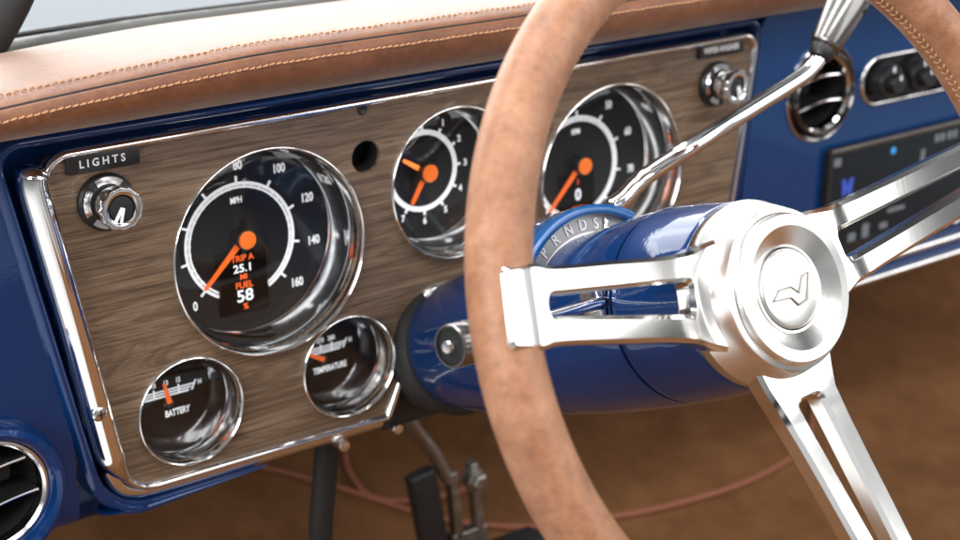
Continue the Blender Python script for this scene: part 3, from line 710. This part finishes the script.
# gear indicator: a blue hooded fan standing on top of the column
bm = bmesh.new(); A0, A1 = R_(57), R_(136)
add_lathe(bm, [(.0618, -.156), (.0652, -.1548), (.0672, -.1558), (.0678, -.160), (.0670, -.182), (.0570, -.196), (.046, -.200), (.046, -.166), (.0618, -.166), (.0618, -.156)], 40, None, A0, A1)
for a in (A0, A1):
    M = Matrix.Rotation(a, 4, 'Z')
    add_box(bm, (.0565, 0, -.175), (.0200, .0030, .034), M, .0015)
gi = obj("gear_indicator", bm, BLUE_ARCH, col, ang=50)
gm = mat("indicator_face", (.27, .27, .28), .32, .3)[0]
bm = bmesh.new(); add_lathe(bm, [(.046, -.1625), (.0620, -.1625)], 40, None, A0, A1); fc = obj("indicator_face", bm, gm, gi)
for s, an in (("P", 125), ("R", 113), ("N", 101), ("D", 89.5), ("S", 79)):
    bm = bmesh.new(); px, py = rp_(.0562, an); add_text(bm, s, .0093, px, py, -.1620, .86, .010, R_(an - 90))
    obj("letter", bm, WHITE, fc, smooth=False)
bm = bmesh.new(); add_box(bm, (.0562, 0, -.1612), (.0075, .0030, .0012), Matrix.Rotation(R_(72), 4, 'Z'), .0006); obj("pointer", bm, CHROME, fc)
bm = bmesh.new(); add_lathe(bm, [(.0508, -.1618), (.0516, -.1618)], 40, None, A0 + .05, A1 - .05); obj("arc_line", bm, SILVERINK, fc, smooth=False)
# clamp behind the left spoke
bm = bmesh.new(); add_box(bm, (-.0535, .012, -.100), (.008, .030, .018), None, .002); add_box(bm, (-.056, .014, -.0925), (.006, .024, .003), None, .001); obj("lever_mount", bm, CHROME_SOFT, col)
# black cover behind the column
bm = flat([(.083, -.150), (.097, -.104), (.112, -.054), (.157, -.054), (.172, -.104), (.188, -.150)], -.016, -.006); cv = obj("boot_plate", bm, BLACK, M=face()); tag(cv, "black cover plate behind the column boot in the notch of the wood panel", "cover plate")

# turn signal lever
ts = thing("turn_signal_lever", "chrome turn signal lever with a cylindrical end button left of the wheel rim", "lever")
A = Vector((.090, -.214, .016)); B = Vector((-.0425, -.2575, .039)); d = (B - A).normalized()
obj("rod", tube([A + (B - A) * i / 6 for i in range(7)], [.0042, .0037, .0036, .0035, .0035, .0035, .0035], 20), CHROME, ts)
d2 = Vector((-.97, -.16, .12)).normalized(); q = d2.to_track_quat('Z', 'Y').to_matrix().to_4x4(); q.translation = B - d2 * .010
q = q @ Matrix.Scale(1.16, 4)
ek = obj("end_knob", lathe([(.0036, -.018), (.0075, -.016), (.0086, -.012), (.0090, -.006), (.0090, .004), (.0084, .0048), (.0090, .0056), (.0090, .0122), (.0086, .0128), (.0080, .0128), (.0077, .0112), (0, .0112)], 48, q), KNOBSTEEL, ts, ang=35)
obj("button", lathe([(.0028, .0112), (.0028, .0140), (.0023, .0148), (0, .0150)], 32, q), CHROME, ek)
obj("dark_face", lathe([(.0076, .01125), (.0074, .01150), (.0026, .0116)], 40, q), HOLE, ek)

# shift lever
sl = thing("shift_lever", "chrome column shift lever rising to a dark steel knob in front of the right dash", "shift lever")
pts = smooth_path([(.155, -.130, .010), (0.1813, -0.1064, 0.0190), (0.1925, -0.1066, 0.0249), (0.2040, -0.1063, 0.0325), (0.2165, -0.1071, 0.0390), (.2426, -.1140, .0525), (.2889, -.1115, .0657), (.3343, -.1109, .0795), (.3500, -.1108, .0855), (.3600, -.1106, .0925), (.3655, -.1098, .0990)], 8)
k = len(pts); obj("rod", tube(pts, [.0064 - .0012 * i / k for i in range(k)], 24), CHROME, sl)
D = Vector((.0404, .0075, .0426)).normalized(); q = D.to_track_quat('Z', 'Y').to_matrix().to_4x4(); q.translation = Vector((.3655, -.1098, .0990)); q = q @ Matrix.Scale(1.22, 4)
kn = obj("knob", lathe([(.0056, 0), (.0080, .0012), (.0088, .003), (.0110, .030), (.0128, .055), (.0132, .062), (.0118, .068), (0, .072)], 64, q), KNOBSTEEL, sl, ang=40)
obj("knob_ferrule", lathe([(.0052, -.006), (.0066, -.004), (.0070, .0), (.0066, .003)], 40, q), BLACK, kn)
obj("set_screw", lathe([(.0016, .0), (.0016, .0006), (0, .0006)], 16, q @ Matrix.Translation((0, 0, .030)) @ Matrix.Rotation(R_(200), 4, 'Z') @ Matrix.Rotation(R_(90), 4, 'Y') @ Matrix.Translation((0, 0, .0109))), HOLE, kn)

# ------------------------------------------------------------------ steering wheel
sw = thing("steering_wheel", "three spoke polished aluminium steering wheel with a tan leather rim", "steering wheel", MW)
RW, TW = .188, .0149
bm = bmesh.new(); n1, n2 = 220, 56; g = []
for i in range(n1):
    a = 2 * PI * i / n1; row = []
    for j in range(n2):
        p = 2 * PI * j / n2; dd = (p - PI + PI) % (2 * PI) - PI
        dd = (p - R_(178)); dd = (dd + PI) % (2 * PI) - PI
        r = TW * (1 + .02 * math.cos(2 * p)) - .0011 * math.exp(-(dd / .075) ** 2)
        row.append(bm.verts.new(((RW + r * math.cos(p)) * math.cos(a), (RW + r * math.cos(p)) * math.sin(a), r * math.sin(p) * 1.02)))
    g.append(row)
for i in range(n1):
    for j in range(n2): bm.faces.new((g[i][j], g[(i + 1) % n1][j], g[(i + 1) % n1][(j + 1) % n2], g[i][(j + 1) % n2]))
rim = obj("rim", bm, LEATHER_RIM, sw, ang=180)
bm = bmesh.new(); ns = 270
def rimp(a, p, off): return Vector(((RW + (TW + off) * math.cos(p)) * math.cos(a), (RW + (TW + off) * math.cos(p)) * math.sin(a), (TW + off) * math.sin(p)))
for i in range(ns):
    a = 2 * PI * i / ns; da = 2 * PI / ns
    for sgn in (-1, 1):
        p0 = R_(178); p1 = p0 + sgn * .17
        pp = [rimp(a, p0 + sgn * .02, -.0012), rimp(a + da * .25, p0 + sgn * .06, .0003), rimp(a + da * .5, p0 + sgn * .11, .0006), rimp(a + da * .75, p1, -.0006)]
        add_tube(bm, pp, [.0005, .0007, .0007, .0005], 6)
obj("stitching", bm, THREAD_DK, rim)

def lerp_tab(T, x):
    if x <= T[0][0]: return T[0][1]
    for (xa, ya), (xb, yb) in zip(T, T[1:]):
        if x <= xb: return ya + (yb - ya) * (x - xa) / (xb - xa)
    return T[-1][1]
ZT = [(.030, -.0215), (.050, -.0215), (.056, -.0208), (.172, .0126), (.180, .0154), (.186, .0166), (.1965, .0166)]
HO = [(.030, .0300), (.046, .0262), (.0585, .0226), (.078, .0210), (.100, .0200), (.125, .0191), (.145, .0182), (.158, .0177), (.165, .0176), (.1705, .0179), (.1745, .0186), (.1785, .0189), (.184, .0187), (.1965, .0176)]
HI = [(.0585, .0080), (.078, .0076), (.100, .0068), (.125, .0060), (.145, .0053), (.160, .0048), (.1705, .0045)]
def zsmooth(r): return sum(lerp_tab(ZT, r + d) for d in (-.006, -.003, 0, .003, .006)) / 5
def spoke(ang):
    st = [.030, .046, .0585, .068, .078, .089, .100, .112, .125, .135, .145, .153, .160, .166, .1705, .1725, .1745, .1765, .1785, .181, .184, .1965]
    ho = [lerp_tab(HO, r) for r in st]; K0, K1 = 2, 14
    hi = {k: lerp_tab(HI, st[k]) for k in range(K0, K1 + 1)}
    bm = bmesh.new(); V = {}
    def v(r, s):
        k = (round(r, 5), round(s, 5))
        if k not in V: V[k] = bm.verts.new((r, s, 0))
        return V[k]
    fs = []
    for i in range(len(st) - 1):
        r0, r1 = st[i], st[i + 1]
        if i >= K0 and i < K1:
            for sg in (-1, 1): fs.append(bm.faces.new([v(r0, sg * ho[i]), v(r1, sg * ho[i + 1]), v(r1, sg * hi[i + 1]), v(r0, sg * hi[i])][::sg]))
        else:
            def row(k, other):
                if k in (K0, K1): return [v(st[k], -ho[k]), v(st[k], -hi[k]), v(st[k], hi[k]), v(st[k], ho[k])]
                return [v(st[k], -ho[k]), v(st[k], ho[k])]
            a = row(i, 0); b = row(i + 1, 0); fs.append(bm.faces.new(a + b[::-1]))
    th = -.0125
    q = bmesh.ops.extrude_face_region(bm, geom=fs); nv = [x for x in q["geom"] if isinstance(x, bmesh.types.BMVert)]
    bmesh.ops.translate(bm, vec=(0, 0, th), verts=nv)
    bmesh.ops.recalc_face_normals(bm, faces=bm.faces[:])
    # round the slot corners
    ce = [e for e in bm.edges if abs(e.verts[0].co.z - e.verts[1].co.z) > .005 and any(abs(e.verts[0].co.x - st[k]) < 1e-5 and abs(abs(e.verts[0].co.y) - hi[k]) < 1e-5 for k in (K0, K1))]
    bmesh.ops.bevel(bm, geom=ce, offset=.0034, segments=5, affect='EDGES', profile=.5)
    ce = [e for e in bm.edges if abs(e.verts[0].co.z - e.verts[1].co.z) > .005 and abs(e.verts[0].co.x - st[-1]) < 1e-5]
    bmesh.ops.bevel(bm, geom=ce, offset=.003, segments=4, affect='EDGES', profile=.5)
    # chamfer the front rims: wider on the slot, slim outside
    fe = [e for e in bm.edges if e.calc_face_angle(0) > R_(50) and abs(e.verts[0].co.z) < 1e-6 and abs(e.verts[1].co.z) < 1e-6]
    bmesh.ops.bevel(bm, geom=fe, offset=.0022, segments=1, affect='EDGES', profile=.5)
    be = [e for e in bm.edges if e.calc_face_angle(0) > R_(50) and abs(e.verts[0].co.z - th) < 1e-6 and abs(e.verts[1].co.z - th) < 1e-6]
    bmesh.ops.bevel(bm, geom=be, offset=.0012, segments=2, affect='EDGES', profile=.5)
    for x in bm.verts: x.co.z += zsmooth(x.co.x)
    bmesh.ops.transform(bm, matrix=Matrix.Rotation(R_(ang), 4, 'Z'), verts=bm.verts[:])
    s = obj("spoke", bm, ALU, sw, ang=22)
for ang in (170.6, 12.0, -86.0): spoke(ang)
obj("hub", lathe([(.044, -.0425), (.0478, -.0418), (.0490, -.0405), (.0494, -.0390), (.0494, -.0318), (.0488, -.0306), (.0425, -.0128), (.0418, -.0118), (.0396, -.0112), (.0388, -.0106), (.0384, -.0096), (.0384, -.0072), (.0377, -.0063), (.0322, -.0060), (.0314, -.0064), (.0228, -.0114), (.0216, -.0116), (.0213, -.0140)], 160), ALU_TURN, sw, ang=20)
cap = obj("horn_cap", lathe([(.0207, -.0150), (.0207, -.0112), (.0203, -.0106), (.0190, -.0102), (.013, -.0095), (.006, -.0090), (0, -.0088)], 96), SATIN, sw, ang=50)
em = [(-.0112, -.0004), (-.0072, .0030), (-.0008, .0030), (.0026, .0000), (.0064, .0056), (.0110, .0066), (.0064, -.0036), (.0010, -.0046), (-.0022, -.0010)]
def cz(x, y): return -.0088 - (x * x + y * y) / (.0207 ** 2) * .0016
bm = bmesh.new(); add_tube(bm, [(x * 1.32 - .0005, y * 1.32 - .003, cz(x * 1.32, y * 1.32) + .0003) for x, y in em], .00062, 6, True); obj("emblem", bm, STEEL, cap)

# ------------------------------------------------------------------ things under the dash
hs_ = obj("black_hose", tube(smooth_path([(.020, .03, -.135), (.050, .03, -.150), (.052, .035, -.19), (.050, .04, -.24), (.062, .05, -.31), (.085, .06, -.38)], 8), .0086, 18), RUBBER); tag(hs_, "thick black hose hanging under the wood panel", "hose")
bp = thing("brake_pedal", "grey steel pedal bracket with a zinc bolt and black pad under the column", "pedal")
bm = tube(smooth_path([(.160, .10, -.185), (.171, .10, -.212), (.188, .10, -.238), (.203, .10, -.268)], 6), .0055, 12); obj("upper_arm", bm, STEEL, bp)
bm = bmesh.new()
for dx in (0, .021): add_box(bm, (.208 + dx, .10, -.292), (.0075, .010, .062), Matrix.Translation((.208, .1, -.29)) @ Matrix.Rotation(R_(-6), 4, 'Y') @ Matrix.Translation((-.208, -.1, .29)), .001)
add_box(bm, (.222, .10, -.326), (.034, .010, .014), None, .001); obj("bracket", bm, STEEL, bp, smooth=False)
obj("bolt", lathe([(.0105, -.006), (.0105, .003), (.0075, .0034), (.0075, .0090), (.006, .0102), (0, .0104)], 6, Matrix.Translation((.225, .094, -.272)) @ Matrix.Rotation(R_(90), 4, 'X')), STEEL, bp, smooth=False)
obj("pad", box((.252, .085, -.352), (.075, .035, .030), .006), RUBBER, bp)
obj("side_plate", box((.185, .105, -.31), (.024, .012, .11), .002, Matrix.Translation((.185, .1, -.29)) @ Matrix.Rotation(R_(-10), 4, 'Y') @ Matrix.Translation((-.185, -.1, .29))), BLACK, bp)
def cable(pts, label):
    o = obj("floor_cable", tube(smooth_path(pts, 10), .0028, 10), WIRE); tag(o, label, "cable", "reddish cables on the carpet")
def on_floor(pts):
    P_ = [(-1.2, -.44), (-.2, -.435), (.12, -.425), (.22, -.405), (.30, -.36), (.42, -.27), (.52, -.19), (.56, -.12)]
    return [(x, y, lerp_tab(P_, y) + .004) for x, y in pts]
cable(on_floor([(.06, .37), (.12, .34), (.167, .3173), (.213, .2883), (.279, .2377), (.334, .2031), (.37, .185)]), "thin reddish cable on the carpet behind the black hose")
cable(on_floor([(.41, .172), (.4686, .157), (.5376, .1465), (.601, .143), (.6688, .150), (.72, .17), (.77, .21)]), "thin reddish cable curving across the carpet below the wheel's lower spoke")
cable(on_floor([(.262, .35), (.2363, .3165), (.2303, .2952), (.2389, .2694), (.2842, .2538), (.33, .25)]), "thin reddish cable looping up the carpet beside the pedal")
